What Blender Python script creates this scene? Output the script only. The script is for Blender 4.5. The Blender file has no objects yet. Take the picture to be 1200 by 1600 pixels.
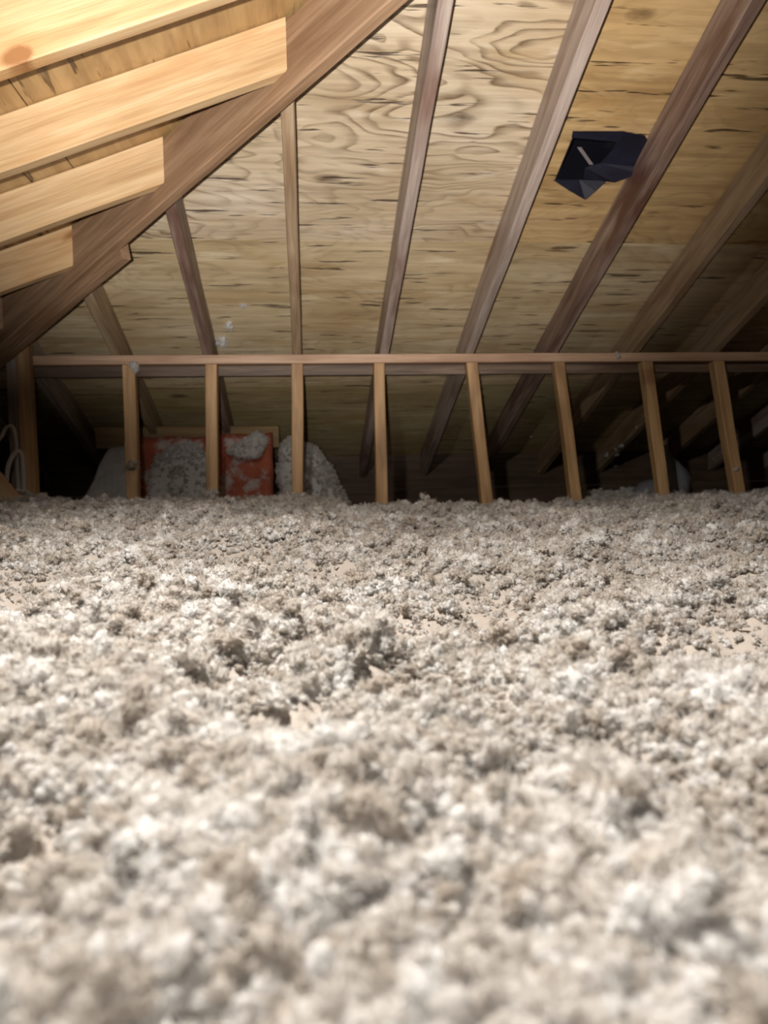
import bpy, bmesh, math, random
import numpy as np
from mathutils import Vector, Matrix, noise

random.seed(7); rng = np.random.default_rng(7)
S = bpy.context.scene
C = bpy.context.collection

# ------------------------------------------------------------------ camera
F = 1200.0                                   # focal length in pixels of a 1200x1600 frame
ZC = 0.165                                   # lens height above the loose insulation
CAM = Vector((0, 0, ZC))
yaw, pitch, roll = (math.radians(a) for a in (5.8312, -2.3295, 1.2646))
fw = Vector((math.sin(yaw)*math.cos(pitch), math.cos(yaw)*math.cos(pitch), math.sin(pitch)))
r0 = Vector((math.cos(yaw), -math.sin(yaw), 0)); u0 = r0.cross(fw)
rt = r0*math.cos(roll) - u0*math.sin(roll); up = u0*math.cos(roll) + r0*math.sin(roll)
cd = bpy.data.cameras.new('camera'); cam = bpy.data.objects.new('camera', cd); C.objects.link(cam)
cd.sensor_fit = 'VERTICAL'; cd.sensor_height = 32; cd.sensor_width = 24; cd.lens = 24; cd.clip_start = 0.01
cd.dof.use_dof = True; cd.dof.focus_distance = 1.3; cd.dof.aperture_fstop = 5.6
cam.matrix_world = Matrix(((rt.x, up.x, -fw.x, CAM.x), (rt.y, up.y, -fw.y, CAM.y), (rt.z, up.z, -fw.z, CAM.z), (0, 0, 0, 1)))
S.camera = cam

def ray(px, py):
    return rt*((px-600)/F) - up*((py-800)/F) + fw
def atY(px, py, Y):
    d = ray(px, py); return CAM + d*(Y/d.y)

# ------------------------------------------------------------------ light
W = bpy.data.worlds.new('world'); S.world = W; W.use_nodes = True
W.node_tree.nodes['Background'].inputs[0].default_value = (1.0, 0.86, 0.7, 1)
W.node_tree.nodes['Background'].inputs[1].default_value = 0.012

def aim(o, target):
    o.rotation_euler = (Vector(target)-o.location).to_track_quat('-Z', 'Y').to_euler()
def spot(name, loc, target, power, angle, blend, size, col):
    l = bpy.data.lights.new(name, 'SPOT'); l.energy = power; l.spot_size = math.radians(angle); l.spot_blend = blend
    l.shadow_soft_size = size; l.color = col
    o = bpy.data.objects.new(name, l); C.objects.link(o); o.location = loc; aim(o, target); return o
# unseen fill spot added above the frame to brighten the floor, and the phone's own flash beside the lens
spot('floor_fill', (-0.22, 0.50, 1.08), (0.24, 1.06, 0.0), 134, 132, 0.7, 0.03, (1.0, 0.965, 0.92))
spot('torch_light', (-0.085, -0.06, ZC+0.03), (0.08, 2.5, 1.69), 510, 65, 0.8, 0.012, (1.0, 0.965, 0.94))
spot('phone_flash', (-0.02, -0.01, ZC+0.015), (0.25, 2.0, -0.1), 1.3, 110, 0.8, 0.005, (1.0, 0.97, 0.94))

vs = S.view_settings
vs.view_transform = 'Standard'; vs.look = 'None'; vs.gamma = 1; vs.use_curve_mapping = False; vs.exposure = 0.0
S.cycles.max_bounces = 8; S.cycles.diffuse_bounces = 3

# ------------------------------------------------------------------ materials
class NT:
    def __init__(s, name):
        s.m = bpy.data.materials.new(name); s.m.use_nodes = True; s.t = s.m.node_tree
        s.b = s.t.nodes['Principled BSDF']; s.out = s.t.nodes['Material Output']
    def n(s, typ, **k):
        x = s.t.nodes.new(typ)
        for a, v in k.items():
            if a.startswith('_'): x.inputs[int(a[1:])].default_value = v
            else: setattr(x, a, v)
        return x
    def l(s, a, b, i=0, o=0):
        s.t.links.new(a.outputs[o] if not isinstance(o, str) else a.outputs[o], b.inputs[i]); return b
    def math(s, op, a, b=None, clamp=False):
        x = s.n('ShaderNodeMath', operation=op, use_clamp=clamp)
        for i, v in enumerate((a, b)):
            if v is None: continue
            if isinstance(v, (int, float)): x.inputs[i].default_value = v
            else: s.t.links.new(v, x.inputs[i])
        return x.outputs[0]
    def ramp(s, fac, pts, interp='LINEAR'):
        x = s.n('ShaderNodeValToRGB'); e = x.color_ramp.elements; x.color_ramp.interpolation = interp
        while len(e) < len(pts): e.new(0.5)
        for i, (p, c) in enumerate(pts):
            e[i].position = p; e[i].color = (c if len(c) == 4 else (*c, 1)) if isinstance(c, tuple) else (c, c, c, 1)
        s.t.links.new(fac, x.inputs[0]); return x.outputs[0]
    def mix(s, fac, a, b, mode='MIX'):
        x = s.n('ShaderNodeMix', data_type='RGBA', blend_type=mode)
        for i, v in ((0, fac), (6, a), (7, b)):
            if isinstance(v, (int, float)): x.inputs[i].default_value = v
            elif isinstance(v, tuple): x.inputs[i].default_value = (*v, 1)
            else: s.t.links.new(v, x.inputs[i])
        return x.outputs[2]
    def coords(s, spread=40.0):
        tc = s.n('ShaderNodeTexCoord'); oi = s.n('ShaderNodeObjectInfo')
        v = s.n('ShaderNodeVectorMath', operation='ADD'); sc = s.n('ShaderNodeCombineXYZ')
        for i, k in enumerate((1.0, 0.37, 0.71)):
            s.t.links.new(s.math('MULTIPLY', oi.outputs['Random'], spread*k), sc.inputs[i])
        s.t.links.new(tc.outputs['Object'], v.inputs[0]); s.t.links.new(sc.outputs[0], v.inputs[1])
        s.rand = oi.outputs['Random']; s.objcol = oi.outputs['Color']
        return v.outputs[0]
    def noise(s, vec, scale, st=(1, 1, 1), detail=3, rough=0.55, dist=0.0):
        mp = s.n('ShaderNodeMapping'); mp.inputs['Scale'].default_value = st; s.t.links.new(vec, mp.inputs[0])
        x = s.n('ShaderNodeTexNoise'); x.inputs['Scale'].default_value = scale; x.inputs['Detail'].default_value = detail
        x.inputs['Roughness'].default_value = rough; x.inputs['Distortion'].default_value = dist
        s.t.links.new(mp.outputs[0], x.inputs['Vector']); return x.outputs[0]
    def bump(s, h, strength, dist):
        b = s.n('ShaderNodeBump'); b.inputs['Strength'].default_value = strength; b.inputs['Distance'].default_value = dist
        s.t.links.new(h, b.inputs['Height']); s.t.links.new(b.outputs[0], s.b.inputs['Normal'])
    def base(s, c): s.t.links.new(c, s.b.inputs['Base Color'])

def mat_plywood():
    m = NT('plywood'); v = m.coords()
    oi = m.n('ShaderNodeObjectInfo'); amt = oi.outputs['Alpha']
    big = m.noise(v, 1.6, (1, 1.8, 1), 3)
    col = m.ramp(big, [(0.28, (0.44, 0.33, 0.19)), (0.5, (0.56, 0.45, 0.29)), (0.72, (0.66, 0.56, 0.40))])
    streak = m.noise(v, 3.0, (0.6, 11, 1), 5, 0.62)
    col = m.mix(0.6, col, m.ramp(streak, [(0.3, (0.50, 0.44, 0.38)), (0.58, (1.0, 1.0, 1.0))]), 'MULTIPLY')
    # rotary-cut cathedral lines: contour lines of a stretched noise field
    fld = m.noise(v, 1.5, (0.85, 2.5, 1), 3.2, 0.45, 0.35)
    fr = m.math('FRACT', m.math('MULTIPLY', fld, 19))
    line = m.ramp(fr, [(0.0, 0.0), (0.45, 0.06), (0.86, 1.0), (0.97, 0.1)])
    msk = m.ramp(m.noise(v, 1.1, (1, 1.3, 1), 2), [(0.34, 0.3), (0.5, 1.0)])
    brk = m.ramp(m.noise(v, 6, (1, 4, 1), 3), [(0.3, 0.25), (0.62, 1.0)])
    lm = m.math('MULTIPLY', m.math('MULTIPLY', m.math('MULTIPLY', line, msk), brk), amt)
    col = m.mix(m.math('MULTIPLY', lm, 0.95), col, (0.13, 0.08, 0.035))
    # short dark checks along the grain
    chk = m.noise(v, 5.5, (0.75, 8.0, 1), 3, 0.5)
    ck = m.ramp(chk, [(0.635, 0.0), (0.69, 1.0)])
    col = m.mix(m.math('MULTIPLY', ck, 0.85), col, (0.05, 0.028, 0.012))
    # knots
    kn = m.n('ShaderNodeTexVoronoi'); kn.inputs['Scale'].default_value = 2.0
    mp = m.n('ShaderNodeMapping'); mp.inputs['Scale'].default_value = (0.75, 1.7, 1); m.t.links.new(v, mp.inputs[0]); m.t.links.new(mp.outputs[0], kn.inputs['Vector'])
    kk = m.ramp(m.math('ADD', kn.outputs['Distance'], m.math('MULTIPLY', m.noise(v, 18, (1, 2, 1)), 0.07)), [(0.085, 1.0), (0.14, 0.0)])
    col = m.mix(m.math('MULTIPLY', kk, 0.85), col, (0.06, 0.03, 0.012))
    # resin stains
    stn = m.ramp(m.noise(v, 2.6, (0.6, 1.7, 1), 4), [(0.54, 0.0), (0.7, 0.5)])
    col = m.mix(stn, col, (0.38, 0.24, 0.09))
    pale = m.ramp(m.noise(v, 4.0, (0.7, 3.0, 1), 4), [(0.60, 0.0), (0.72, 0.55)])
    col = m.mix(pale, col, (0.74, 0.66, 0.50))
    col = m.mix(1.0, col, m.objcol, 'MULTIPLY')
    m.base(col); m.b.inputs['Roughness'].default_value = 0.5
    hh = m.math('SUBTRACT', m.math('SUBTRACT', m.math('MULTIPLY', streak, 0.6), ck), m.math('MULTIPLY', lm, 0.5))
    m.bump(hh, 0.7, 0.005)
    return m.m

def mat_timber(name, lo, mid, hi, stain, knots=0.0, rough=0.6, stain_amt=0.6):
    m = NT(name); v = m.coords()
    g = m.noise(v, 2.2, (1, 16, 16), 4, 0.6, 0.3)
    col = m.ramp(g, [(0.28, lo), (0.5, mid), (0.72, hi)])
    fine = m.noise(v, 9, (0.6, 34, 34), 3)
    col = m.mix(0.35, col, m.ramp(fine, [(0.35, 0.5), (0.6, 1.0)]), 'MULTIPLY')
    st = m.ramp(m.noise(v, 1.9, (1, 4, 4), 3), [(0.52, 0.0), (0.66, 1.0)])
    col = m.mix(m.math('MULTIPLY', st, stain_amt), col, stain)
    if knots:
        kn = m.n('ShaderNodeTexVoronoi'); kn.inputs['Scale'].default_value = 4.8
        mp = m.n('ShaderNodeMapping'); mp.inputs['Scale'].default_value = (0.6, 0.0, 1.35); m.t.links.new(v, mp.inputs[0]); m.t.links.new(mp.outputs[0], kn.inputs['Vector'])
        d = m.math('ADD', kn.outputs['Distance'], m.math('ADD', m.math('MULTIPLY', m.noise(v, 22), 0.09), m.ramp(m.noise(v, 2.6, (1, 0, 1), 1), [(0.34, 0.3), (0.44, 0.0)])))
        col = m.mix(m.math('MULTIPLY', m.ramp(d, [(0.15, 1.0), (0.21, 0.0)]), knots), col, (0.16, 0.06, 0.02))
        col = m.mix(m.math('MULTIPLY', m.ramp(d, [(0.16, 1.0), (0.42, 0.0)]), knots*0.35), col, stain)
    m.base(col); m.b.inputs['Roughness'].default_value = rough
    m.bump(m.math('ADD', g, m.math('MULTIPLY', fine, 0.6)), 0.35, 0.003)
    return m.m

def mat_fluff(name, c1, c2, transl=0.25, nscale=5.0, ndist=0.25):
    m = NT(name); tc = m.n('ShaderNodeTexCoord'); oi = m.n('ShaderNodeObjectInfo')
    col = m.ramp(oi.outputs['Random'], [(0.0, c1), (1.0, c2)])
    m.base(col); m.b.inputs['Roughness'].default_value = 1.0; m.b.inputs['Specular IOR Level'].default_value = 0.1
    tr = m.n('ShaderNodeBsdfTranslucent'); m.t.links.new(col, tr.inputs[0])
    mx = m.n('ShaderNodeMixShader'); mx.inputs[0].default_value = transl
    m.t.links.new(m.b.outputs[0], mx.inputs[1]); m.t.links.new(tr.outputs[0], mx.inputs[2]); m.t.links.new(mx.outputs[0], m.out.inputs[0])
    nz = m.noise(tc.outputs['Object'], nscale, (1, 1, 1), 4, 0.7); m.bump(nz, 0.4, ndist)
    return m.m

def mat_plain(name, col, rough=0.5, spec=0.5, nscale=0, namt=0.2, metallic=0.0):
    m = NT(name); v = m.coords()
    if nscale:
        n = m.noise(v, nscale, (1, 1, 1), 4, 0.6)
        dk = tuple(c*(1-namt) for c in col); lt = tuple(min(1, c*(1+namt)) for c in col)
        m.base(m.ramp(n, [(0.3, dk), (0.7, lt)])); m.bump(n, 0.3, 0.004)
    else: m.b.inputs['Base Color'].default_value = (*col, 1)
    m.b.inputs['Roughness'].default_value = rough; m.b.inputs['Specular IOR Level'].default_value = spec; m.b.inputs['Metallic'].default_value = metallic
    return m.m

def mat_faced(name):                          # orange-red batt facing, loose white fibre stuck on it
    m = NT(name); v = m.coords()
    red = m.ramp(m.noise(v, 9, (1, 1, 1), 4), [(0.3, (0.27, 0.06, 0.03)), (0.7, (0.42, 0.11, 0.055))])
    f = m.ramp(m.noise(v, 7.5, (1, 1, 1), 6, 0.68), [(0.50, 0.0), (0.60, 1.0)])
    m.base(m.mix(m.math('MULTIPLY', f, 0.85), red, (0.45, 0.40, 0.37)))
    m.b.inputs['Roughness'].default_value = 0.9
    m.bump(m.math('ADD', f, m.noise(v, 60)), 0.5, 0.006)
    return m.m

M = dict(
    ply=mat_plywood(),
    rafter=mat_timber('weathered_rafter_timber', (0.22, 0.16, 0.125), (0.37, 0.285, 0.235), (0.48, 0.39, 0.33), (0.15, 0.07, 0.045), 0.0, 0.5, 0.7),
    rafter_tan=mat_timber('tan_rafter_timber', (0.22, 0.15, 0.085), (0.36, 0.25, 0.15), (0.46, 0.34, 0.22), (0.17, 0.08, 0.035), 0.3, 0.55, 0.5),
    rafter_red=mat_timber('stained_rafter_timber', (0.11, 0.06, 0.045), (0.22, 0.14, 0.105), (0.36, 0.27, 0.215), (0.09, 0.035, 0.022), 0.0, 0.5, 0.9),
    jack=mat_timber('yellow_pine', (0.42, 0.25, 0.115), (0.55, 0.365, 0.19), (0.63, 0.45, 0.26), (0.40, 0.20, 0.07), 0.9, 0.32, 0.5),
    hip=mat_timber('brown_hip_timber', (0.19, 0.108, 0.056), (0.29, 0.172, 0.095), (0.39, 0.25, 0.15), (0.13, 0.06, 0.027), 0.0, 0.55, 0.5),
    stud=mat_timber('stud_pine', (0.33, 0.18, 0.07), (0.47, 0.28, 0.125), (0.58, 0.37, 0.18), (0.16, 0.075, 0.03), 0.5, 0.6, 0.55),
    plate=mat_timber('plate_pine', (0.34, 0.20, 0.12), (0.48, 0.30, 0.19), (0.58, 0.39, 0.26), (0.25, 0.12, 0.06), 0.0, 0.6, 0.4),
    ledger=mat_timber('shade_toned_strip_timber', (0.07, 0.042, 0.025), (0.13, 0.08, 0.048), (0.24, 0.16, 0.11), (0.05, 0.025, 0.015), 0.0, 0.6, 0.5),  # shade under the plate is put into this dark timber colour
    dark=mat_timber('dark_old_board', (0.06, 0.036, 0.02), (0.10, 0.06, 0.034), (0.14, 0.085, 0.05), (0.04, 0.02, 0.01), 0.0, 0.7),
    ochre=mat_timber('ochre_board', (0.20, 0.125, 0.05), (0.26, 0.165, 0.07), (0.31, 0.20, 0.09), (0.2, 0.1, 0.04), 0.0, 0.7),
    fluff=mat_fluff('loose_white_fibre', (0.64, 0.57, 0.495), (0.95, 0.935, 0.91), 0.5, 5.0, 0.15),
    valley_shade=mat_fluff('beige_valley_shade_fibre', (0.42, 0.37, 0.32), (0.44, 0.385, 0.335), 0.1, 110, 0.012),  # bed under the clumps: valley shade painted in as a darker beige
    black=mat_plain('black_felt', (0.008, 0.008, 0.016), 0.42, 0.5, 14, 0.3),
    blackin=mat_plain('black_plastic', (0.006, 0.006, 0.009), 0.3, 0.5),
    metal=mat_plain('pale_metal', (0.35, 0.30, 0.29), 0.35, 0.5, 30, 0.2, 0.6),
    cable=mat_plain('grey_cable_sheath', (0.42, 0.38, 0.33), 0.5, 0.4, 40, 0.1),
    gyp=mat_plain('dusty_ceiling_board', (0.10, 0.08, 0.065), 0.95, 0.2, 6, 0.3),
    faced=mat_faced('orange_batt_facing'),
    greyb=mat_plain('grey_white_wool', (0.50, 0.48, 0.46), 1.0, 0.1, 26, 0.18),
)

# ------------------------------------------------------------------ helpers
def link(o, parent=None):
    C.objects.link(o)
    if parent: o.parent = parent
    return o
def mesh_obj(name, verts, faces, mat, parent=None, mw=None, smooth=False):
    me = bpy.data.meshes.new(name); me.from_pydata([tuple(v) for v in verts], [], faces); me.update()
    if mat: me.materials.append(mat)
    if smooth: me.polygons.foreach_set('use_smooth', [True]*len(me.polygons))
    o = bpy.data.objects.new(name, me); link(o, parent)
    if mw is not None: o.matrix_world = mw
    return o
def empty(name, loc=(0, 0, 0)):
    o = bpy.data.objects.new(name, None); o.location = loc; o.empty_display_size = 0.1; return link(o)
def tag(o, label, cat, group=None, kind=None):
    o['label'] = label
    if cat: o['category'] = cat
    if group: o['group'] = group
    if kind: o['kind'] = kind
    return o
def struct(o): o['kind'] = 'structure'; return o

def board(name, p0, p1, t, h, upv, mat, parent=None, cut0=None, cut1=None, seg=20, ch=0.0035, wob=0.0012, top_drop=0.0, taper=0.0):
    """Sawn board from p0 to p1 (centre line), thickness t, depth h along upv; ends may be cut by a plane (point, normal)."""
    p0, p1 = Vector(p0), Vector(p1); d = (p1-p0); L = d.length; d.normalize()
    z = Vector(upv); z = (z - d*z.dot(d)).normalized(); y = z.cross(d)
    mid = (p0+p1)/2
    R = Matrix(((d.x, y.x, z.x, mid.x), (d.y, y.y, z.y, mid.y), (d.z, y.z, z.z, mid.z), (0, 0, 0, 1)))
    prof = [(-t/2+ch, -h/2), (t/2-ch, -h/2), (t/2, -h/2+ch), (t/2, h/2-ch), (t/2-ch, h/2), (-t/2+ch, h/2), (-t/2, h/2-ch), (-t/2, -h/2+ch)]
    so = random.uniform(0, 100); V = []
    Ri = R.inverted()
    cuts = {}
    for key, c in ((0, cut0), (seg, cut1)):
        if c: cuts[key] = (Ri @ Vector(c[0]), (Ri.to_3x3() @ Vector(c[1])))
    for i in range(seg+1):
        x = -L/2 + L*i/seg
        for (a, b) in prof:
            q = Vector((x, a, b))
            q.y += wob*noise.noise(Vector((x*3+so, a*9, b*9))); q.z += wob*noise.noise(Vector((x*3, so+a*9, b*9)))
            if i in cuts:
                pt, nn = cuts[i]; q.x += (pt-q).dot(nn)/nn.x
            V.append(q)
    Fc = []
    for i in range(seg):
        for k in range(8):
            a = i*8+k; b = i*8+(k+1) % 8; Fc.append((a, a+8, b+8, b))
    Fc.append(tuple(range(8))); Fc.append(tuple(seg*8+k for k in range(7, -1, -1)))
    o = mesh_obj(name, V, Fc, mat, None, None)
    me = o.data; bm = bmesh.new(); bm.from_mesh(me); bmesh.ops.recalc_face_normals(bm, faces=bm.faces); bm.to_mesh(me); bm.free()
    if parent: o.parent = parent; o.matrix_parent_inverse = parent.matrix_world.inverted() if False else Matrix.Translation(-parent.location)
    o.matrix_world = R if not parent else R
    if parent:
        o.matrix_parent_inverse = Matrix.Identity(4); o.matrix_basis = Matrix.Translation(-parent.location) @ R
    return o

# ------------------------------------------------------------------ roof geometry (4.5 in 12 hip roof)
SL = 0.375; TH = math.atan(SL); CS, SN = math.cos(TH), math.sin(TH)
D = 3.65                                     # knee wall, metres in front of the lens
ZP = atY(600, 552, D).z                      # top of the knee wall plate
RD = 0.14                                    # rafter depth
ZB = ZP + SL*D                               # rafter undersides:  z = ZB - SL*y
ZA = ZB + RD/CS                              # sheathing underside: z = ZA - SL*y  and  z = ZL + SL*x
HC = 2.2                                     # hip in plan: x + y = HC
ZL = ZA - SL*HC
EAVE = 5.2; XL = HC - EAVE                   # eave lines y = EAVE, x = XL
YT = 0.0
XR = 5.2
FLOOR = -0.28

def ply_hit(px, py, off=0.0):
    """photo pixel -> point on the front slope, off metres below the sheathing"""
    d = ray(px, py); t = (ZA-off - CAM.z + SL*0 - SL*CAM.y)/(d.z + SL*d.y); return CAM + d*t

# sheathing: single plywood sheets
roof = struct(empty('ceiling', (0, 3.0, 1.2)))
def sheet(poly, frame, parent, tint, holes=None, grain=0.6):
    """poly: list of (u, v) in slope coordinates, frame(u, v, w) -> world; one plywood sheet 12 mm thick"""
    cu = sum(p[0] for p in poly)/len(poly); cv = sum(p[1] for p in poly)/len(poly)
    o_ = frame(cu, cv, 0); ex = frame(cu+1, cv, 0)-o_; ey = frame(cu, cv+1, 0)-o_; ez = ex.cross(ey)
    if ez.z < 0: ez = -ez
    R = Matrix(((ex.x, ey.x, ez.x, o_.x), (ex.y, ey.y, ez.y, o_.y), (ex.z, ey.z, ez.z, o_.z), (0, 0, 0, 1)))
    bm = bmesh.new()
    def prism(pl):
        a = [bm.verts.new((p[0]-cu, p[1]-cv, 0)) for p in pl]; b = [bm.verts.new((p[0]-cu, p[1]-cv, 0.012)) for p in pl]
        n = len(pl); bm.faces.new(a); bm.faces.new(b[::-1])
        for i in range(n): bm.faces.new((a[i], b[i], b[(i+1) % n], a[(i+1) % n]))
    if holes:
        u0, u1, v0, v1 = holes; U0 = min(p[0] for p in poly); U1 = max(p[0] for p in poly); V0 = min(p[1] for p in poly); V1 = max(p[1] for p in poly)
        prism([(U0, V0), (u0, V0), (u0, V1), (U0, V1)]); prism([(u1, V0), (U1, V0), (U1, V1), (u1, V1)])
        prism([(u0, V0), (u1, V0), (u1, v0), (u0, v0)]); prism([(u0, v1), (u1, v1), (u1, V1), (u0, V1)])
    else: prism(poly)
    bmesh.ops.recalc_face_normals(bm, faces=bm.faces)
    me = bpy.data.meshes.new('plywood_sheet'); bm.to_mesh(me); bm.free(); me.materials.append(M['ply'])
    o = bpy.data.objects.new('plywood_sheet', me); link(o, parent); o.matrix_basis = Matrix.Translation(-parent.location) @ R
    o.color = (*tint, grain); return o
def clip(poly, f):
    out = []
    for i in range(len(poly)):
        a, b = poly[i], poly[(i+1) % len(poly)]; fa, fb = f(a), f(b)
        if fa >= 0: out.append(a)
        if fa*fb < 0: t = fa/(fa-fb); out.append((a[0]+(b[0]-a[0])*t, a[1]+(b[1]-a[1])*t))
    return out
roof_l = struct(empty('ceiling', (-1.0, 1.0, 1.0)))
# front slope: u = x, v = distance down the slope from y = 0
front = lambda u, v, w: Vector((u, v*CS, ZA - SL*v*CS)) + Vector((0, SN, CS))*w
VE = EAVE/CS; vs1 = ply_hit(600, 377).y/CS          # one horizontal joint seen in the photo
XO = 0.413
hA, hB = ply_hit(897, 207), ply_hit(867, 281)
vent_u0 = (hA.x+hB.x)/2; vent_v0, vent_v1 = hA.y/CS, hB.y/CS; vent_u1 = ply_hit(985, 245).x
tints = {(0, 0): (1.02, 0.99, 0.95), (0, 1): (0.92, 0.82, 0.66)}
rows = [(vs1-2.44, vs1-1.22), (vs1-1.22, vs1), (vs1, vs1+1.22), (vs1+1.22, VE)]
joint_rows = [XO*0.5-0.03, 2*XO-0.021, 0*XO-0.021, 2*XO-0.021]
tint_tab = [[(1, .95, .9)]*6, [(1.02, 1.0, 1.03), (1.04, 1.03, 1.08), (.92, .76, .54), (.9, .74, .52), (.9, .75, .55)],
            [(.92, .9, .78), (1.02, .99, .91), (1.02, .98, .90), (.82, .7, .5), (.8, .7, .52)], [(.8, .76, .6), (.82, .8, .64), (.8, .8, .64), (.7, .66, .5), (.7, .64, .5)]]
for r, (v0, v1) in enumerate(rows):
    v0 = max(v0, YT/CS)
    if v1-v0 < 0.05: continue
    j0 = joint_rows[r]; ks = [j0 + 6*XO*k for k in range(-3, 4)]
    for k in range(len(ks)-1):
        a, b = max(ks[k], XL), min(ks[k+1], XR)
        if b-a < 0.05: continue
        g = 0.0015
        poly = clip([(a+g, v0+g), (b-g, v0+g), (b-g, v1-g), (a+g, v1-g)], lambda p: p[0]+p[1]*CS-HC)
        if len(poly) < 3: continue
        hole = None
        if a < vent_u0 and b > vent_u1 and v0 < vent_v0 and v1 > vent_v1: hole = (vent_u0, vent_u1, vent_v0, vent_v1)
        sheet(poly, front, roof, tint_tab[r][max(0, k-1) % 5], hole, (0.8, 1.0, 0.3, 0.2)[r] if a < 0.7 else 0.35)
# left slope: u along y, v = distance along x / CS
leftf = lambda u, v, w: Vector((v*CS, u, ZL + SL*v*CS)) + Vector((-SN, 0, CS))*w
for r in range(5):
    v0 = XL/CS + 1.22*r; v1 = v0+1.22
    for k in range(4):
        a = -2.2 + 2.44*k + (0.4 if r % 2 else 0); b = a+2.44; g = 0.0015
        b = min(b, EAVE)
        if b-a < .1: continue
        poly = clip([(a+g, v0+g), (b-g, v0+g), (b-g, v1-g), (a+g, v1-g)], lambda p: HC - p[0]-p[1]*CS)
        if len(poly) >= 3: sheet(poly, leftf, roof_l, (0.74, 0.58, 0.38), None, 0.15)

# outer walls under the eaves and the ceiling board below the insulation
wb = struct(empty('wall_back', (0, EAVE, 0)))
def slab(name, a, b, mat, parent=None):
    (x0, y0, z0), (x1, y1, z1) = a, b; c = Vector(((x0+x1)/2, (y0+y1)/2, (z0+z1)/2)); hx, hy, hz = (x1-x0)/2, (y1-y0)/2, (z1-z0)/2
    V = [(sx*hx, sy*hy, sz*hz) for sx in (-1, 1) for sy in (-1, 1) for sz in (-1, 1)]
    o = mesh_obj(name, V, [(0, 1, 3, 2), (4, 6, 7, 5), (0, 4, 5, 1), (2, 3, 7, 6), (0, 2, 6, 4), (1, 5, 7, 3)], mat, parent)
    o.location = c - (parent.location if parent else Vector((0, 0, 0))); return o
zE = ZA - SL*EAVE
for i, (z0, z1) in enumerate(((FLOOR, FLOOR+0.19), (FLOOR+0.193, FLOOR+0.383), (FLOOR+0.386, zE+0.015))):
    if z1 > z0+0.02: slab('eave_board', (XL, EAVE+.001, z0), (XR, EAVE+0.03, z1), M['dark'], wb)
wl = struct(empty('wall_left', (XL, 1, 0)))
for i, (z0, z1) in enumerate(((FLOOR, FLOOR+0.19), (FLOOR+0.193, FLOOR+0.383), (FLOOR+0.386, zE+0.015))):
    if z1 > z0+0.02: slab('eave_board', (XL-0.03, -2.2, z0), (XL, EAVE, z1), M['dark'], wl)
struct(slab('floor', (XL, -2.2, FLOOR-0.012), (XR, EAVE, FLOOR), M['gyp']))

# ------------------------------------------------------------------ rafters of the front slope
ordn = ['first', 'second', 'third', 'fourth', 'fifth', 'sixth', 'seventh', 'eighth', 'ninth', 'tenth', 'eleventh']
rlab = {-4: 'short dark rafter low in the black corner beside the hip beam', -3: 'short dim rafter meeting the hip beam just above the corner posts',
        -2: 'short brown rafter running down behind the stud with two white tufts', -1: 'short dark brown rafter ending at hip beam beside white specks',
        0: 'brown rafter whose top end butts the hip beam, third longest short one', 1: 'long grey-brown rafter with dark red streak running down to plate',
        2: 'long greyish rafter passing beside the open edge of black roof vent', 3: 'long two-tone dark brown rafter touching the black vent flap',
        4: 'first brown rafter beyond the vent on the side away from hip', 5: 'second brown rafter beyond the vent, away from the hip',
        6: 'third rafter beyond the vent, in deep shade', 7: 'fourth rafter beyond the vent, in deep shade', 8: 'fifth rafter beyond the vent, in deep shade', 9: 'sixth rafter beyond the vent, in deep shade'}
rlab[0] = 'slim orange-brown rafter hanging straight down from the hip beam to plate'
nrm = Vector((0, SN, CS))
for k in range(-4, 10):
    x = k*XO - 0.021
    y0 = HC - x + 0.03 if x < HC-0.05 else 0.12
    pa = Vector((x, y0, ZA-SL*y0)) - nrm*(RD/2+0.001); pb = Vector((x, EAVE-0.01, ZA-SL*(EAVE-0.01))) - nrm*(RD/2+0.001)
    c0 = (Vector((x, y0, 0)), Vector((1, 1, 0)).normalized()) if x < HC-0.05 else None
    o = board('rafter', pa, pb, 0.042, RD, nrm, M[{0: 'rafter_tan', -2: 'rafter_tan', -1: 'rafter_red', 3: 'rafter_red', 4: 'rafter_tan', 5: 'rafter_tan', 6: 'rafter_tan'}.get(k, 'rafter')], cut0=c0, cut1=(Vector((x, EAVE-0.005, 0)), Vector((0, 1, 0))), seg=30, wob=0.003)
    tag(o, rlab[k], 'rafter', 'rafters of the plywood slope')

# hip beam with the doubling board nailed on lower down
hd = Vector((1, -1, SL)).normalized()
hz = Vector((0, 0, 1)); HH = 0.185
hipE = empty('hip_beam', (-1.45, 3.65, FLOOR)); tag(hipE, 'heavy brown diagonal hip beam carrying the ends of short rafters', 'beam')
def hp(y, below): return Vector((HC-y, y, ZA-SL*y-below))
hu = (hz - hd*hz.dot(hd)).normalized()
board('beam', hp(EAVE-0.15, 0.115), hp(0.35, 0.115), 0.042, HH, hz, M['hip'], hipE, seg=40, wob=0.003)
sc0, sc1 = hp(3.75, 0.165), hp(2.86, 0.165)
board('doubling_board', sc0+Vector((0.0295, 0.0295, 0)), sc1+Vector((0.0295, 0.0295, 0)), 0.038, 0.14, hz, M['hip'], hipE, seg=12, wob=0.003)

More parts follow.
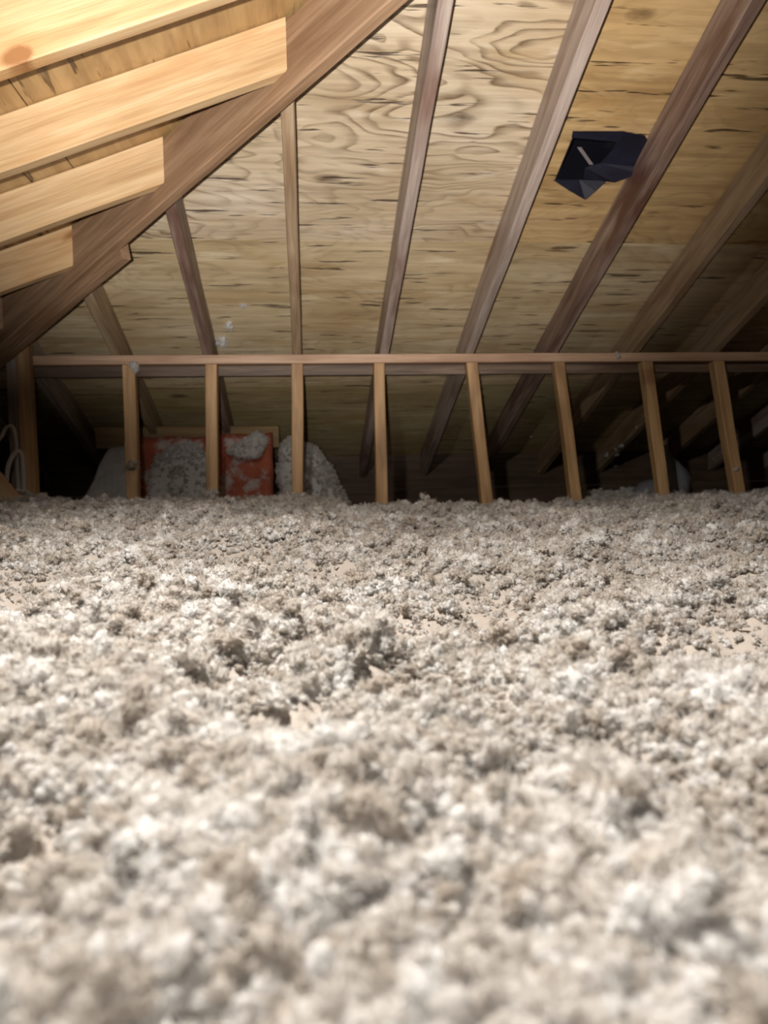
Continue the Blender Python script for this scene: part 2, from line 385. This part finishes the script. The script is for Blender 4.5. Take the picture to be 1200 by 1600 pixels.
# jack rafters of the left slope
nl = Vector((-SN, 0, CS))
jl = ['pale pine jack rafter running overhead, widest and brightest of the jacks', 'glossy pine jack rafter with dark knots and a white sheen at its end',
      'pale pine jack rafter with square cut end, between glossy jack and dim one', 'short dim orange jack rafter low on the hip beam', 'lowest jack rafter in the dark corner of hip beam']
for j in range(5):
    y = 1.80 + 0.41*j
    xe = HC - y - 0.031
    x0 = XL+0.01
    pa = Vector((x0, y, ZL+SL*x0)) - nl*(RD/2+0.001); pb = Vector((xe, y, ZL+SL*xe)) - nl*(RD/2+0.001)
    o = board('jack_rafter', pa, pb, 0.042, RD, nl, M['jack'] if j < 4 else M['hip'], cut0=(Vector((x0, y, 0)), Vector((1, 0, 0))), cut1=(Vector((xe, y, 0)), Vector((1, 1, 0)).normalized()), seg=24, wob=0.002)
    tag(o, jl[j], 'rafter', 'jack rafters against the hip beam')

# ------------------------------------------------------------------ knee wall: plate, ledger, studs
XW0 = -1.40
def xsec(name, prof, x0, x1, mat, n=30, wob=0.0015):
    """prism of a (y, z) profile along x"""
    cy = sum(p[0] for p in prof)/len(prof); cz = sum(p[1] for p in prof)/len(prof); cx = (x0+x1)/2; m_ = len(prof); V = []; Fc = []
    for i in range(n+1):
        x = x0+(x1-x0)*i/n
        for (y, z) in prof: V.append((x-cx, y-cy+wob*noise.noise((x*4, y*20, z*20)), z-cz+wob*noise.noise((x*3+9, y*20, z*20))))
    for i in range(n):
        for k in range(m_): a = i*m_+k; b = i*m_+(k+1) % m_; Fc.append((a, b, b+m_, a+m_))
    Fc.append(tuple(range(m_))[::-1]); Fc.append(tuple(n*m_+k for k in range(m_)))
    o = mesh_obj(name, V, Fc, mat); o.location = (cx, cy, cz)
    bm = bmesh.new(); bm.from_mesh(o.data); bmesh.ops.recalc_face_normals(bm, faces=bm.faces); bm.to_mesh(o.data); bm.free(); return o
PH = 0.045; YB = D+0.089
tag(xsec('wall_plate', [(D+.003, ZP-PH), (D, ZP-PH+.003), (D, ZP-.004), (D+.003, ZP-.003), (YB, ZP-SL*0.089-.002), (YB, ZP-PH)], XW0, XR-0.3, M['plate']),
    'long horizontal pine plate under the rafters on top of studs', 'beam')
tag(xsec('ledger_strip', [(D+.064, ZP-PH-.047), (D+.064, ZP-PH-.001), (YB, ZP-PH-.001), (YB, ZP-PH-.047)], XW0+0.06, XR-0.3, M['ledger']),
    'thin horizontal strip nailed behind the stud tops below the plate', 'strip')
studs = [(200, 207, 'stud with two white fibre tufts, first one beyond the corner post'), (330, 331, 'stud in front of the orange batts, second one beyond the corner post'),
         (465, 465, 'stud beside the white heap, third one beyond the corner post'), (593, 597, 'upright stud before the dark eave gap, fourth beyond the corner post'),
         (739, 762, 'leaning stud before the dark eave gap, fifth beyond the corner post'), (876, 903, 'leaning stud with dark bark-like stains, sixth beyond the corner post'),
         (1014, 1041, 'leaning stud standing before the shiny plastic bag'), (1126, 1160, 'leaning stud on the far side of the shiny plastic bag from corner post')]
SW = 0.054; SDp = 0.06; ST = ZP-PH-.0015
SX = []
def stud(tx, ty, bx, by, label, w=SW, y=D, top=None, mat='stud', group='studs of the low wall', name='stud', dep=SDp):
    a, b = atY(tx, ty, y), atY(bx, by, y); top = ST if top is None else top
    k = (b.x-a.x)/(b.z-a.z)
    pt = Vector((a.x+k*(top-a.z), y+dep/2+.001, top)); pb = Vector((a.x+k*(FLOOR+.001-a.z), y+dep/2+.001, FLOOR+.001))
    o = board(name, pb, pt, w, dep, Vector((0, 1, 0)), M[mat], seg=18, wob=0.004, cut0=(pb, Vector((0, 0, 1))), cut1=(pt, Vector((0, 0, 1))))
    tag(o, label, 'stud', group); SX.append((a.x+k*(-a.z)))
    return o
for tx, bx, lab in studs: stud(tx, 575, bx, 785, lab)
for i, x in enumerate((2.45, 2.86)):
    q = board('stud', (x+.1, D+.03, FLOOR+.001), (x, D+.03, ST), SW, SDp, Vector((0, 1, 0)), M['stud'], seg=10, cut0=(Vector((0, 0, FLOOR+.001)), Vector((0, 0, 1))), cut1=(Vector((0, 0, ST)), Vector((0, 0, 1))))
    tag(q, 'leaning stud past the plastic bag, ' + ordn[i+1] + ' one beyond it', 'stud', 'studs of the low wall')
stud(33, 540, 44, 750, 'orange-brown corner post rising above the plate beside hip beam', 0.058, D-0.075, atY(33, 527, D-.075).z, 'stud', 'corner posts', 'corner_post')
stud(17, 560, 26, 750, 'greyish corner post behind the cable loop', 0.05, D-0.01, atY(17, 540, D-.01).z, 'rafter', 'corner posts', 'corner_post')

# ------------------------------------------------------------------ black roof vent
vt = empty('roof_vent', front((vent_u0+vent_u1)/2, (vent_v0+vent_v1)/2, 0)); tag(vt, 'black roof vent opening with folded black flaps between two rafters', 'vent')
def vobj(name, V, Fc, mat, solid=0.0, smooth=False):
    o = mesh_obj(name, [Vector(v)-vt.location for v in V], Fc, mat, vt, smooth=smooth)
    if solid:
        md = o.modifiers.new('thick', 'SOLIDIFY'); md.thickness = solid; md.offset = 0
    return o
e = 0.002; th_h = 0.16
ring0 = [front(vent_u0+e, vent_v0+e, -0.004), front(vent_u1-e, vent_v0+e, -0.004), front(vent_u1-e, vent_v1-e, -0.004), front(vent_u0+e, vent_v1-e, -0.004)]
ring1 = [front(u, v, th_h) for u, v in ((vent_u0+e, vent_v0+e), (vent_u1-e, vent_v0+e), (vent_u1-e, vent_v1-e), (vent_u0+e, vent_v1-e))]
vobj('throat', ring0+ring1, [(i, (i+1) % 4, (i+1) % 4+4, i+4) for i in range(4)], M['blackin'], 0.003)
vobj('cap', [front(u, v, th_h+.004) for u, v in ((vent_u0-.04, vent_v0-.04), (vent_u1+.04, vent_v0-.04), (vent_u1+.04, vent_v1+.04), (vent_u0-.04, vent_v1+.04))], [(0, 1, 2, 3)], M['blackin'], 0.004)
# flaps: hinge on the edge of the hole and hang a little below the sheathing
vobj('flap', [ply_hit(864, 281, .006), ply_hit(905, 281, .012), ply_hit(948, 283, .02), ply_hit(930, 299, .05), ply_hit(914, 312, .06), ply_hit(888, 297, .05)], [(0, 1, 5), (1, 2, 3), (1, 3, 4, 5)], M['black'], 0.002)
vobj('flap', [ply_hit(972, 205, .004), ply_hit(1008, 212, .012), ply_hit(1022, 240, .02), ply_hit(1022, 263, .03), ply_hit(1000, 271, .035), ply_hit(960, 285, .035), ply_hit(944, 283, .02), ply_hit(912, 279, .012), ply_hit(914, 262, .004), ply_hit(938, 255, .0), ply_hit(958, 232, .0)],
     [(0, 1, 10), (1, 2, 10), (2, 3, 9, 10), (3, 4, 5, 9), (5, 6, 8, 9), (6, 7, 8)], M['black'], 0.002)
vobj('flap', [ply_hit(895, 205, .003), ply_hit(976, 205, .003), ply_hit(968, 222, .008), ply_hit(893, 215, .008)], [(0, 1, 2, 3)], M['black'], 0.002)
def strap(p, q, wv, mat):
    p, q, wv = Vector(p), Vector(q), Vector(wv); vobj('strap', [p-wv, p+wv, q+wv, q-wv], [(0, 1, 2, 3)], mat, 0.002)
strap(ply_hit(905, 230, -.02), ply_hit(924, 257, -.004), Vector((.008, 0, 0)), M['metal'])
strap(ply_hit(945, 255, -.002), ply_hit(953, 254, -.002), Vector((0, .004, 0)), M['metal'])

# ------------------------------------------------------------------ loose fibre: clump shapes used by every fluffy mass
def vnoise(x, y, f, seed):
    x = np.asarray(x)*f+seed*17.13; y = np.asarray(y)*f+seed*5.71; xi = np.floor(x).astype(np.int64); yi = np.floor(y).astype(np.int64); fx = x-xi; fy = y-yi
    fx = fx*fx*(3-2*fx); fy = fy*fy*(3-2*fy)
    def hsh(a, b):
        h = (a*374761393 + b*668265263 + seed*974711) & 0xffffffff; h = ((h ^ (h >> 13))*1274126177) & 0xffffffff; return ((h ^ (h >> 16)) & 0xffff)/65535.0
    return ((hsh(xi, yi)*(1-fx)+hsh(xi+1, yi)*fx)*(1-fy)+(hsh(xi, yi+1)*(1-fx)+hsh(xi+1, yi+1)*fx)*fy)*2-1

clumps = bpy.data.collections.new('fibre_clump_shapes')
def make_clump(i):
    rnd = random.Random(100+i); bm = bmesh.new(); blobs = []
    for b in range(rnd.randint(6, 9)):
        r = rnd.uniform(0.16, 0.34); dirv = Vector((rnd.gauss(0, 1), rnd.gauss(0, 1), rnd.gauss(0.4, .8))).normalized()
        c = dirv*rnd.uniform(0.25, 0.8) if b else Vector((0, 0, 0))
        if b == 0: r = 0.42
        st = Vector((rnd.uniform(.6, 1.3), rnd.uniform(.6, 1.3), rnd.uniform(.6, 1.4))); blobs.append((c, r))
        res = bmesh.ops.create_icosphere(bm, subdivisions=3, radius=1.0)
        so = rnd.uniform(0, 50)
        for v in res['verts']:
            n = v.co.normalized(); p = n*1.6+Vector((so, so*.3, 0))
            k = 0.9 + 0.5*noise.noise(p*1.3) + 0.4*(0.4-abs(noise.noise(p*2.6))) + 0.25*noise.noise(p*6)
            v.co = c + Vector((n.x*st.x, n.y*st.y, n.z*st.z))*r*max(0.15, k)
    for t in range(380):                                     # loose curled wisps of fibre
        c, r = rnd.choice(blobs)
        dr = Vector((rnd.gauss(0, 1), rnd.gauss(0, 1), rnd.gauss(0.3, .9))).normalized()
        p = c+dr*r*rnd.uniform(.6, 1.1); d = (dr+Vector((rnd.gauss(0, .7), rnd.gauss(0, .7), rnd.gauss(0.1, .7)))).normalized()
        w = rnd.uniform(.012, .045); prev = None; n_ = 4; stp = rnd.uniform(.05, .15)*(2.2 if rnd.random() < .08 else 1)
        for s_ in range(n_):
            a = d.cross(Vector((rnd.gauss(0, 1), rnd.gauss(0, 1), rnd.gauss(0, 1)))) if s_ == 0 else (a-d*a.dot(d))
            a.normalize(); rr = w*(1-0.7*s_/(n_-1))
            ring = [bm.verts.new(p-a*rr), bm.verts.new(p+a*rr)]
            if prev: bm.faces.new((prev[0], prev[1], ring[1], ring[0]))
            prev = ring; p = p+d*stp; d = (d+Vector((rnd.gauss(0, .5), rnd.gauss(0, .5), rnd.gauss(0, .45)))).normalized()
    me = bpy.data.meshes.new('fibre_clump'); bm.to_mesh(me); bm.free(); me.materials.append(M['fluff'])
    me.polygons.foreach_set('use_smooth', [True]*len(me.polygons))
    o = bpy.data.objects.new('fibre_clump', me); clumps.objects.link(o); return me
clump_meshes = [make_clump(i) for i in range(8)]

def fluff_nodes():
    ng = bpy.data.node_groups.new('loose_fibre', 'GeometryNodeTree')
    ng.interface.new_socket('Geometry', in_out='INPUT', socket_type='NodeSocketGeometry'); ng.interface.new_socket('Geometry', in_out='OUTPUT', socket_type='NodeSocketGeometry')
    N = ng.nodes; i = N.new('NodeGroupInput'); o = N.new('NodeGroupOutput')
    ci = N.new('GeometryNodeCollectionInfo'); ci.inputs[0].default_value = clumps; ci.inputs[1].default_value = True; ci.inputs[2].default_value = True
    iop = N.new('GeometryNodeInstanceOnPoints'); iop.inputs['Pick Instance'].default_value = True
    cs = N.new('GeometryNodeInputNamedAttribute'); cs.data_type = 'FLOAT'; cs.inputs[0].default_value = 'cs'
    rv = N.new('GeometryNodeInputNamedAttribute'); rv.data_type = 'FLOAT_VECTOR'; rv.inputs[0].default_value = 'rv'
    cmp_ = N.new('FunctionNodeCompare'); cmp_.data_type = 'FLOAT'; cmp_.operation = 'GREATER_THAN'; cmp_.inputs[1].default_value = 1e-5
    j = N.new('GeometryNodeJoinGeometry'); L = ng.links.new
    L(i.outputs[0], iop.inputs['Points']); L(ci.outputs[0], iop.inputs['Instance']); L(cs.outputs[0], cmp_.inputs[0]); L(cmp_.outputs[0], iop.inputs['Selection'])
    L(cs.outputs[0], iop.inputs['Scale']); L(rv.outputs[0], iop.inputs['Rotation'])
    L(iop.outputs[0], j.inputs[0]); L(i.outputs[0], j.inputs[0]); L(j.outputs[0], o.inputs[0]); return ng
NG = fluff_nodes()
def fluffy(name, V, Fc, pts, sizes, mat, tilt=0.5):
    """one mass of loose fibre: its surface mesh plus clumps standing on it"""
    V = np.asarray(V, float).reshape(-1, 3); pts = np.asarray(pts, float).reshape(-1, 3); nv, npt = len(V), len(pts)
    me = bpy.data.meshes.new(name); me.from_pydata(np.vstack([V, pts]).tolist(), [], Fc); me.update(); me.materials.append(mat)
    me.polygons.foreach_set('use_smooth', [True]*len(me.polygons))
    a = me.attributes.new('cs', 'FLOAT', 'POINT'); a.data.foreach_set('value', np.concatenate([np.zeros(nv), sizes]).astype(np.float32))
    rvv = np.zeros((nv+npt, 3), np.float32); rvv[nv:, :2] = rng.normal(0, tilt, (npt, 2)); rvv[nv:, 2] = rng.uniform(0, 6.283, npt)
    b = me.attributes.new('rv', 'FLOAT_VECTOR', 'POINT'); b.data.foreach_set('vector', rvv.ravel())
    o = bpy.data.objects.new(name, me); C.objects.link(o)
    md = o.modifiers.new('fibre', 'NODES'); md.node_group = NG; return o

# the attic floor: a deep bed of blown-in white fibre
def smooth(a, b, x): t = np.clip((x-a)/(b-a), 0, 1); return t*t*(3-2*t)
kx = np.array([-3, -1.3, -.8, -.44, -.04, .36, .88, 1.33, 1.78, 2.2, 4]); kz = np.array([-.075, -.075, -.085, -.083, -.098, -.132, -.145, -.15, -.122, -.135, -.12]) + ZC - 0.012
def tops(x, y): return 0.42*vnoise(x, y, 6.5, 2) + 0.5*vnoise(x, y, 12, 3) + 0.42*vnoise(x, y, 24, 6)
def bed(x, y, fine=True):
    x = np.asarray(x, float); y = np.asarray(y, float)
    near = 0.0; far = np.interp(x, kx, kz)
    h = near + (far-near)*smooth(0.6, 3.6, y)
    amp = 0.35+0.65*smooth(0.15, 0.8, y); amp = amp*(1-0.35*smooth(2.8, 3.6, y))
    h = h + amp*(0.016*vnoise(x, y, 3.1, 1) + 0.038*tops(x, y))
    if fine: h = h + 0.006*np.abs(vnoise(x, y, 44, 4)) + 0.005*vnoise(x, y, 90, 5)
    h = h + 0.07*np.exp(-((x+1.24)**2+(y-3.46)**2)/0.014)
    edge = 3.74 + 0.05*vnoise(x, y*0, 2.3, 8) + 0.03*vnoise(x, y*0, 7, 9)
    edge = np.where(x < 1.25, edge, edge + 0.75*smooth(1.25, 1.75, x)); edge = edge + 0.5*smooth(-1.3, -1.9, x)*0
    h = h - 0.30*smooth(edge, edge+0.22, y)
    h = h + 0.02*smooth(3.8, 4.5, y)*(x > 1.2)
    return np.maximum(h, FLOOR+0.004)
na, nr = 460, 430
ang = np.radians(np.linspace(-78, 78, na)); rr = 0.06*np.exp(np.linspace(0, math.log(5.15/0.06), nr))
A, R_ = np.meshgrid(ang, rr); X = R_*np.sin(A+yaw); Y = R_*np.cos(A+yaw)
X = np.clip(X, XL+.02, XR-.02); Y = np.minimum(Y, EAVE-.02)
Zb = bed(X, Y)
Vb = np.stack([X, Y, Zb], -1).reshape(-1, 3)
idx = np.arange(na*nr).reshape(nr, na)
Fb = np.stack([idx[:-1, :-1], idx[:-1, 1:], idx[1:, 1:], idx[1:, :-1]], -1).reshape(-1, 4)[:, ::-1].tolist()
NP = 280000
u = rng.uniform(0, 1, NP); r = (0.09**1.2 + u*(4.9**1.2-0.09**1.2))**(1/1.2); a = np.radians(rng.uniform(-58, 58, NP))+yaw
px, py = r*np.sin(a), r*np.cos(a)
tp = tops(px, py)
keep = (px > XL+.1) & (py < EAVE-.1) & (rng.uniform(0, 1, NP) < 0.30+0.70*smooth(-0.28, 0.2, tp)) & (r > 0.13)
for sx in SX: keep &= ~((np.abs(px-sx) < .03) & (np.abs(py-D-.03) < .05))
px, py, r, tp = px[keep], py[keep], r[keep], tp[keep]
sz = np.exp(rng.normal(math.log(0.0056), 0.45, len(px))); sz = np.clip(sz, .0025, .017)*(0.66+.5*smooth(-.3, .4, tp))*(1+.12*r)
pz = bed(px, py) + sz*rng.uniform(0.0, 0.9, len(px)) + 0.001
o = fluffy('blown_insulation', Vb, Fb, np.stack([px, py, pz], -1), sz, M['valley_shade'])
tag(o, 'deep bed of loose white blown-in fibre insulation covering the attic floor', 'insulation', kind='stuff')

# ------------------------------------------------------------------ batts and heaps by the eave, behind the low wall
def hull_heap(name, outline, Ybase, depth, mat, label, n=1500, size=.016, lump=.03, kind='stuff', cat='insulation', clumpy=True):
    """soft heap: outline given as photo pixels at distance Ybase, thickened by depth with rounded edges"""
    P = [atY(x, y, Ybase) for x, y in outline]; c = sum(P, Vector())/len(P)
    rings = []; K = 14; V = []; Fc = []; pts = []
    dense = []
    for i in range(len(P)):
        for k in range(6): dense.append(P[i].lerp(P[(i+1) % len(P)], k/6))
    n_ = len(dense)
    for k in range(K+1):
        phi = -math.pi/2*0 + math.pi*k/K; sc = math.sin(phi)**0.45 if 0 < k < K else 0.02; yy = -math.cos(phi)
        for p in dense:
            q = c+(p-c)*sc; q.y = Ybase + depth/2 + yy*depth/2 + (q.z-c.z)*0.35
            q += Vector((noise.noise(q*7), noise.noise(q*7+Vector((5, 0, 0))), noise.noise(q*7+Vector((0, 9, 0)))))*lump
            V.append(q)
    for k in range(K):
        for i in range(n_): a = k*n_+i; b = k*n_+(i+1) % n_; Fc.append((a, b, b+n_, a+n_))
    Fc.append(tuple(range(n_))[::-1]); Fc.append(tuple(K*n_+i for i in range(n_)))
    if clumpy:
        for _ in range(n):
            f = random.choice(Fc[:n_*K//2+n_]); w = [random.random() for _ in f]; s_ = sum(w); q = Vector()
            for wi, vi in zip(w, f): q += V[vi]*(wi/s_)
            pts.append(q)
        o = fluffy(name, [tuple(v) for v in V], Fc, [tuple(p) for p in pts], np.clip(rng.normal(size, size*.3, len(pts)), size*.4, size*2), mat, 1.5)
    else:
        o = mesh_obj(name, V, Fc, mat, smooth=True)
    tag(o, label, cat, kind=kind); return o

def batt(name, corners, Y, thick, label, mat, lean=0.25, seed=0):
    """insulation batt: rounded slab, four photo corners (tl, tr, br, bl) at distance Y, leaning back"""
    q = [atY(x, y, Y) for x, y in corners]; nx, nz = 22, 16; V = []; Fc = []
    org = sum(q, Vector())/4
    zb_ = min(p.z for p in q)
    for side in (0, 1):
        for i in range(nx+1):
            for j in range(nz+1):
                u_, v_ = i/nx, j/nz; p = q[3].lerp(q[2], u_).lerp(q[0].lerp(q[1], u_), v_)
                e_ = min(u_, 1-u_, v_, 1-v_); rnd_ = min(1, e_/0.09); rnd_ = math.sqrt(1-(1-rnd_)**2)
                off = (-1 if side == 0 else 1)*thick/2*(0.12+.88*rnd_)
                p = p+Vector((0, off+lean*(p.z-zb_), 0)) + Vector((noise.noise(p*9+Vector((seed, 0, 0))), 1.2*noise.noise(p*8+Vector((0, seed, 0))), noise.noise(p*9+Vector((0, 0, seed)))))*0.011
                V.append(p-org)
    st = (nx+1)*(nz+1); id_ = lambda s_, i, j: s_*st+i*(nz+1)+j
    for i in range(nx):
        for j in range(nz):
            Fc.append((id_(0, i, j), id_(0, i+1, j), id_(0, i+1, j+1), id_(0, i, j+1))); Fc.append((id_(1, i, j), id_(1, i, j+1), id_(1, i+1, j+1), id_(1, i+1, j)))
    rim = [(i, 0) for i in range(nx)]+[(nx, j) for j in range(nz)]+[(i, nz) for i in range(nx, 0, -1)]+[(0, j) for j in range(nz, 0, -1)]
    for k in range(len(rim)):
        a, b = rim[k], rim[(k+1) % len(rim)]; Fc.append((id_(0, *a), id_(1, *a), id_(1, *b), id_(0, *b)))
    o = mesh_obj(name, V, Fc, mat, smooth=True); o.location = org
    tag(o, label, 'insulation', 'batts standing by the eave'); return o

batt('insulation_batt', [(212, 684), (322, 680), (330, 830), (212, 830)], 4.36, 0.10, 'orange-red batt half covered in white fibre behind the tufted stud', M['faced'], 0.1, seed=3)
batt('insulation_batt', [(338, 676), (424, 676), (430, 830), (336, 830)], 4.36, 0.10, 'bright orange-red batt between second and third stud with a white patch', M['faced'], 0.1, seed=11)
batt('grey_wool_batt', [(160, 697), (209, 695), (210, 835), (104, 835)], 4.30, 0.09, 'grey-white wool slab leaning at the slanted end of orange batts', M['greyb'], seed=5)
hull_heap('fibre_heap', [(434, 694), (448, 682), (470, 690), (500, 700), (520, 740), (550, 790), (560, 840), (434, 840)], 4.30, 0.22, M['fluff'],
          'sloping white fibre heap at the end of the orange batts', 1500, .012, .03)
hull_heap('fibre_patch', [(352, 706), (380, 690), (398, 674), (416, 684), (406, 714), (372, 718)], 4.26, 0.05, M['fluff'],
          'white fibre patch resting on top of the bright orange batt', 260, .010, .012)
hull_heap('fibre_patch', [(236, 716), (262, 694), (300, 692), (322, 712), (326, 830), (226, 830)], 4.25, 0.05, M['fluff'],
          'loose white fibre slumped over the face of the dimmer orange batt', 1100, .010, .012)
ob = board('ochre_board', atY(150, 684, 4.50), atY(436, 682, 4.50), 0.03, 0.125, Vector((0, -.3, 1)), M['ochre'], seg=12)
tag(ob, 'ochre board lying across the rafters above the orange batts', 'board')

# ------------------------------------------------------------------ shiny plastic bag behind the seventh stud
def bag():
    Y = 4.25; base = atY(1040, 774, Y); rnd = random.Random(5); V = []; Fc = []; prof = []
    def ringset(ct, levels, n=40, sq=0.0):
        s0 = len(V)
        for (z, rx, ry, cx) in levels:
            for i in range(n):
                a = 2*math.pi*i/n; cr = 1+0.10*noise.noise((math.cos(a)*2.2+z*9, math.sin(a)*2.2, z*14+sq))+0.05*noise.noise((math.cos(a)*6, math.sin(a)*6, z*30+sq))
                V.append(Vector((ct.x+cx+rx*math.cos(a)*cr, ct.y+ry*math.sin(a)*cr, ct.z+z)))
        for k in range(len(levels)-1):
            for i in range(n): p = s0+k*n+i; q = s0+k*n+(i+1) % n; Fc.append((p, q, q+n, p+n))
        Fc.append(tuple(s0+i for i in range(n))[::-1]); Fc.append(tuple(s0+(len(levels)-1)*n+i for i in range(n)))
    ringset(base, [(-.03, .07, .07, .0), (0, .10, .09, .02), (.05, .112, .10, .03), (.10, .105, .09, .035), (.15, .085, .075, .03), (.19, .058, .05, .02), (.22, .035, .03, .012), (.25, .018, .016, .005), (.27, .022, .012, .0), (.29, .005, .005, -.002)])
    ringset(base+Vector((-.12, -.01, 0)), [(-.03, .06, .06, 0), (0, .09, .08, 0), (.04, .085, .075, .01), (.075, .06, .055, .02), (.095, .02, .02, .03)], sq=4)
    m = NT('clear_grey_plastic'); m.b.inputs['Base Color'].default_value = (.30, .31, .33, 1); m.b.inputs['Roughness'].default_value = .10; m.b.inputs['Transmission Weight'].default_value = .45
    m.bump(m.noise(m.coords(), 22, (1, 1, 1), 3, .5, 1.0), 0.5, .01)
    o = mesh_obj('plastic_bag', [v-base for v in V], Fc, m.m, smooth=True); o.location = base
    tag(o, 'shiny grey plastic bag with gathered neck lying behind the studs', 'bag')
bag()

# ------------------------------------------------------------------ cables and board at the corner
def tube(name, P, r, mat, label, cat):
    P = [Vector(p) for p in P]; pts = []
    for i in range(len(P)-1):
        a, b, c_, d = P[max(i-1, 0)], P[i], P[i+1], P[min(i+2, len(P)-1)]
        for k in range(10):
            t = k/10; pts.append(0.5*((2*b)+(c_-a)*t+(2*a-5*b+4*c_-d)*t*t+(3*b-a-3*c_+d)*t**3))
    pts.append(P[-1]); V = []; Fc = []; n = 10
    for i, p in enumerate(pts):
        d = (pts[min(i+1, len(pts)-1)]-pts[max(i-1, 0)]).normalized(); a = d.cross(Vector((0, 1, .2))).normalized(); b = d.cross(a)
        for q in range(n): V.append(p-P[0]+a*r*math.cos(2*math.pi*q/n)+b*r*math.sin(2*math.pi*q/n))
    for i in range(len(pts)-1):
        for q in range(n): s_ = i*n+q; e_ = i*n+(q+1) % n; Fc.append((s_, e_, e_+n, s_+n))
    Fc.append(tuple(range(n))[::-1]); Fc.append(tuple((len(pts)-1)*n+q for q in range(n)))
    o = mesh_obj(name, V, Fc, mat, smooth=True); o.location = P[0]; return tag(o, label, cat)
YC = D-0.11
tube('cable', [atY(-60, 720, YC), atY(-20, 702, YC), atY(0, 685, YC), atY(10, 668, YC), atY(20, 668, YC), atY(25, 690, YC), atY(27, 740, YC+.02), atY(32, 800, YC+.03)], .009, M['cable'], 'grey cable arching over beside the corner posts', 'cable')
tube('cable', [atY(12, 800, YC-.04), atY(10, 760, YC-.04), atY(13, 728, YC-.04), atY(22, 710, YC-.03), atY(31, 706, YC-.02), atY(36, 725, YC-.02), atY(38, 800, YC)], .011, M['cable'], 'thicker tan cable looping down into the insulation by corner posts', 'cable')
ob = board('offcut_board', atY(-70, 700, D-.25), atY(22, 812, D-.25), 0.03, 0.16, Vector((0, -1, .15)).cross(Vector((1, 0, -1))), M['jack'], seg=8)
tag(ob, 'orange-brown board sloping into the insulation below the cable loops', 'board')

# ------------------------------------------------------------------ stray tufts of fibre stuck to the timber
def tuft(p, size, label, group, i=0, flat=1.0):
    o = bpy.data.objects.new('insulation_tuft', clump_meshes[i % 8]); C.objects.link(o); o.location = p; size *= 1.7; o.scale = (size, size*flat, size); o.rotation_euler = (i*1.3, i*.7, i*2.1)
    tag(o, label, 'tuft', group)
def ply_tuft(x, y, s, label, group, i, off=0.004): tuft(ply_hit(x, y, off), s, label, group, i)
tuft(atY(208, 571, D-.008), .024, 'white tuft caught at the top of the stud under plate', None, 1)
tuft(atY(205, 728, D-.008), .030, 'white tuft stuck low on the stud before the batts', None, 2)
tuft(atY(331, 776, D-.01), .026, 'white tuft at the foot of second stud from corner post', None, 3)
ply_tuft(357, 508, .022, 'white tuft on plywood, topmost but larger of the pair by plate', None, 4)
ply_tuft(347, 530, .026, 'largest white tuft on plywood just above the plate', None, 5)
ply_tuft(380, 477, .012, 'faint white speck on plywood above the two larger tufts', None, 6)
tuft(atY(965, 556, D-.004), .014, 'white tuft lying along the plate front near the sixth stud', None, 7)
TL = ['small white tuft in the cluster on shaded rafter beside the stud before bag']*7 + ['tiny white tuft on dark rafter past the stud that stands before bag']*2 + \
     ['lone tiny white tuft above the cluster on the shaded rafter', 'faint white tuft on dark timber beyond the plastic bag', 'faint white tuft on plywood between fifth and sixth stud']
def timber_hit(px_, py_):
    d = ray(px_, py_); best = ply_hit(px_, py_, .003)
    for k in range(2, 10):
        xl = k*XO-0.042; t = xl/d.x; p = CAM+d*t                      # side of a rafter
        if ZB-SL*p.y-.001 <= p.z <= ZA-SL*p.y and p.y < best.y: best = p-Vector((.002, 0, 0))
    q = ply_hit(px_, py_, RD/CS)                                       # underside of a rafter
    for k in range(2, 10):
        if abs(q.x-(k*XO-.021)) < .021 and q.y < best.y: best = q
    if best.y > EAVE-.02: best = CAM+d*((EAVE-.008)/d.y)
    return best
for i, (x, y, s) in enumerate(((950, 712, .014), (963, 702, .012), (972, 696, .016), (965, 710, .014), (955, 723, .012), (993, 689, .018), (961, 728, .008), (1052, 653, .012), (1040, 648, .009), (995, 668, .007), (1116, 718, .011), (830, 682, .008))):
    tuft(timber_hit(x, y), s, TL[i], 'tufts on the shaded roof timber', i)
tuft(atY(1150, 733, D-.006), .012, 'small white tuft on the stud farthest from the corner post', None, 2)
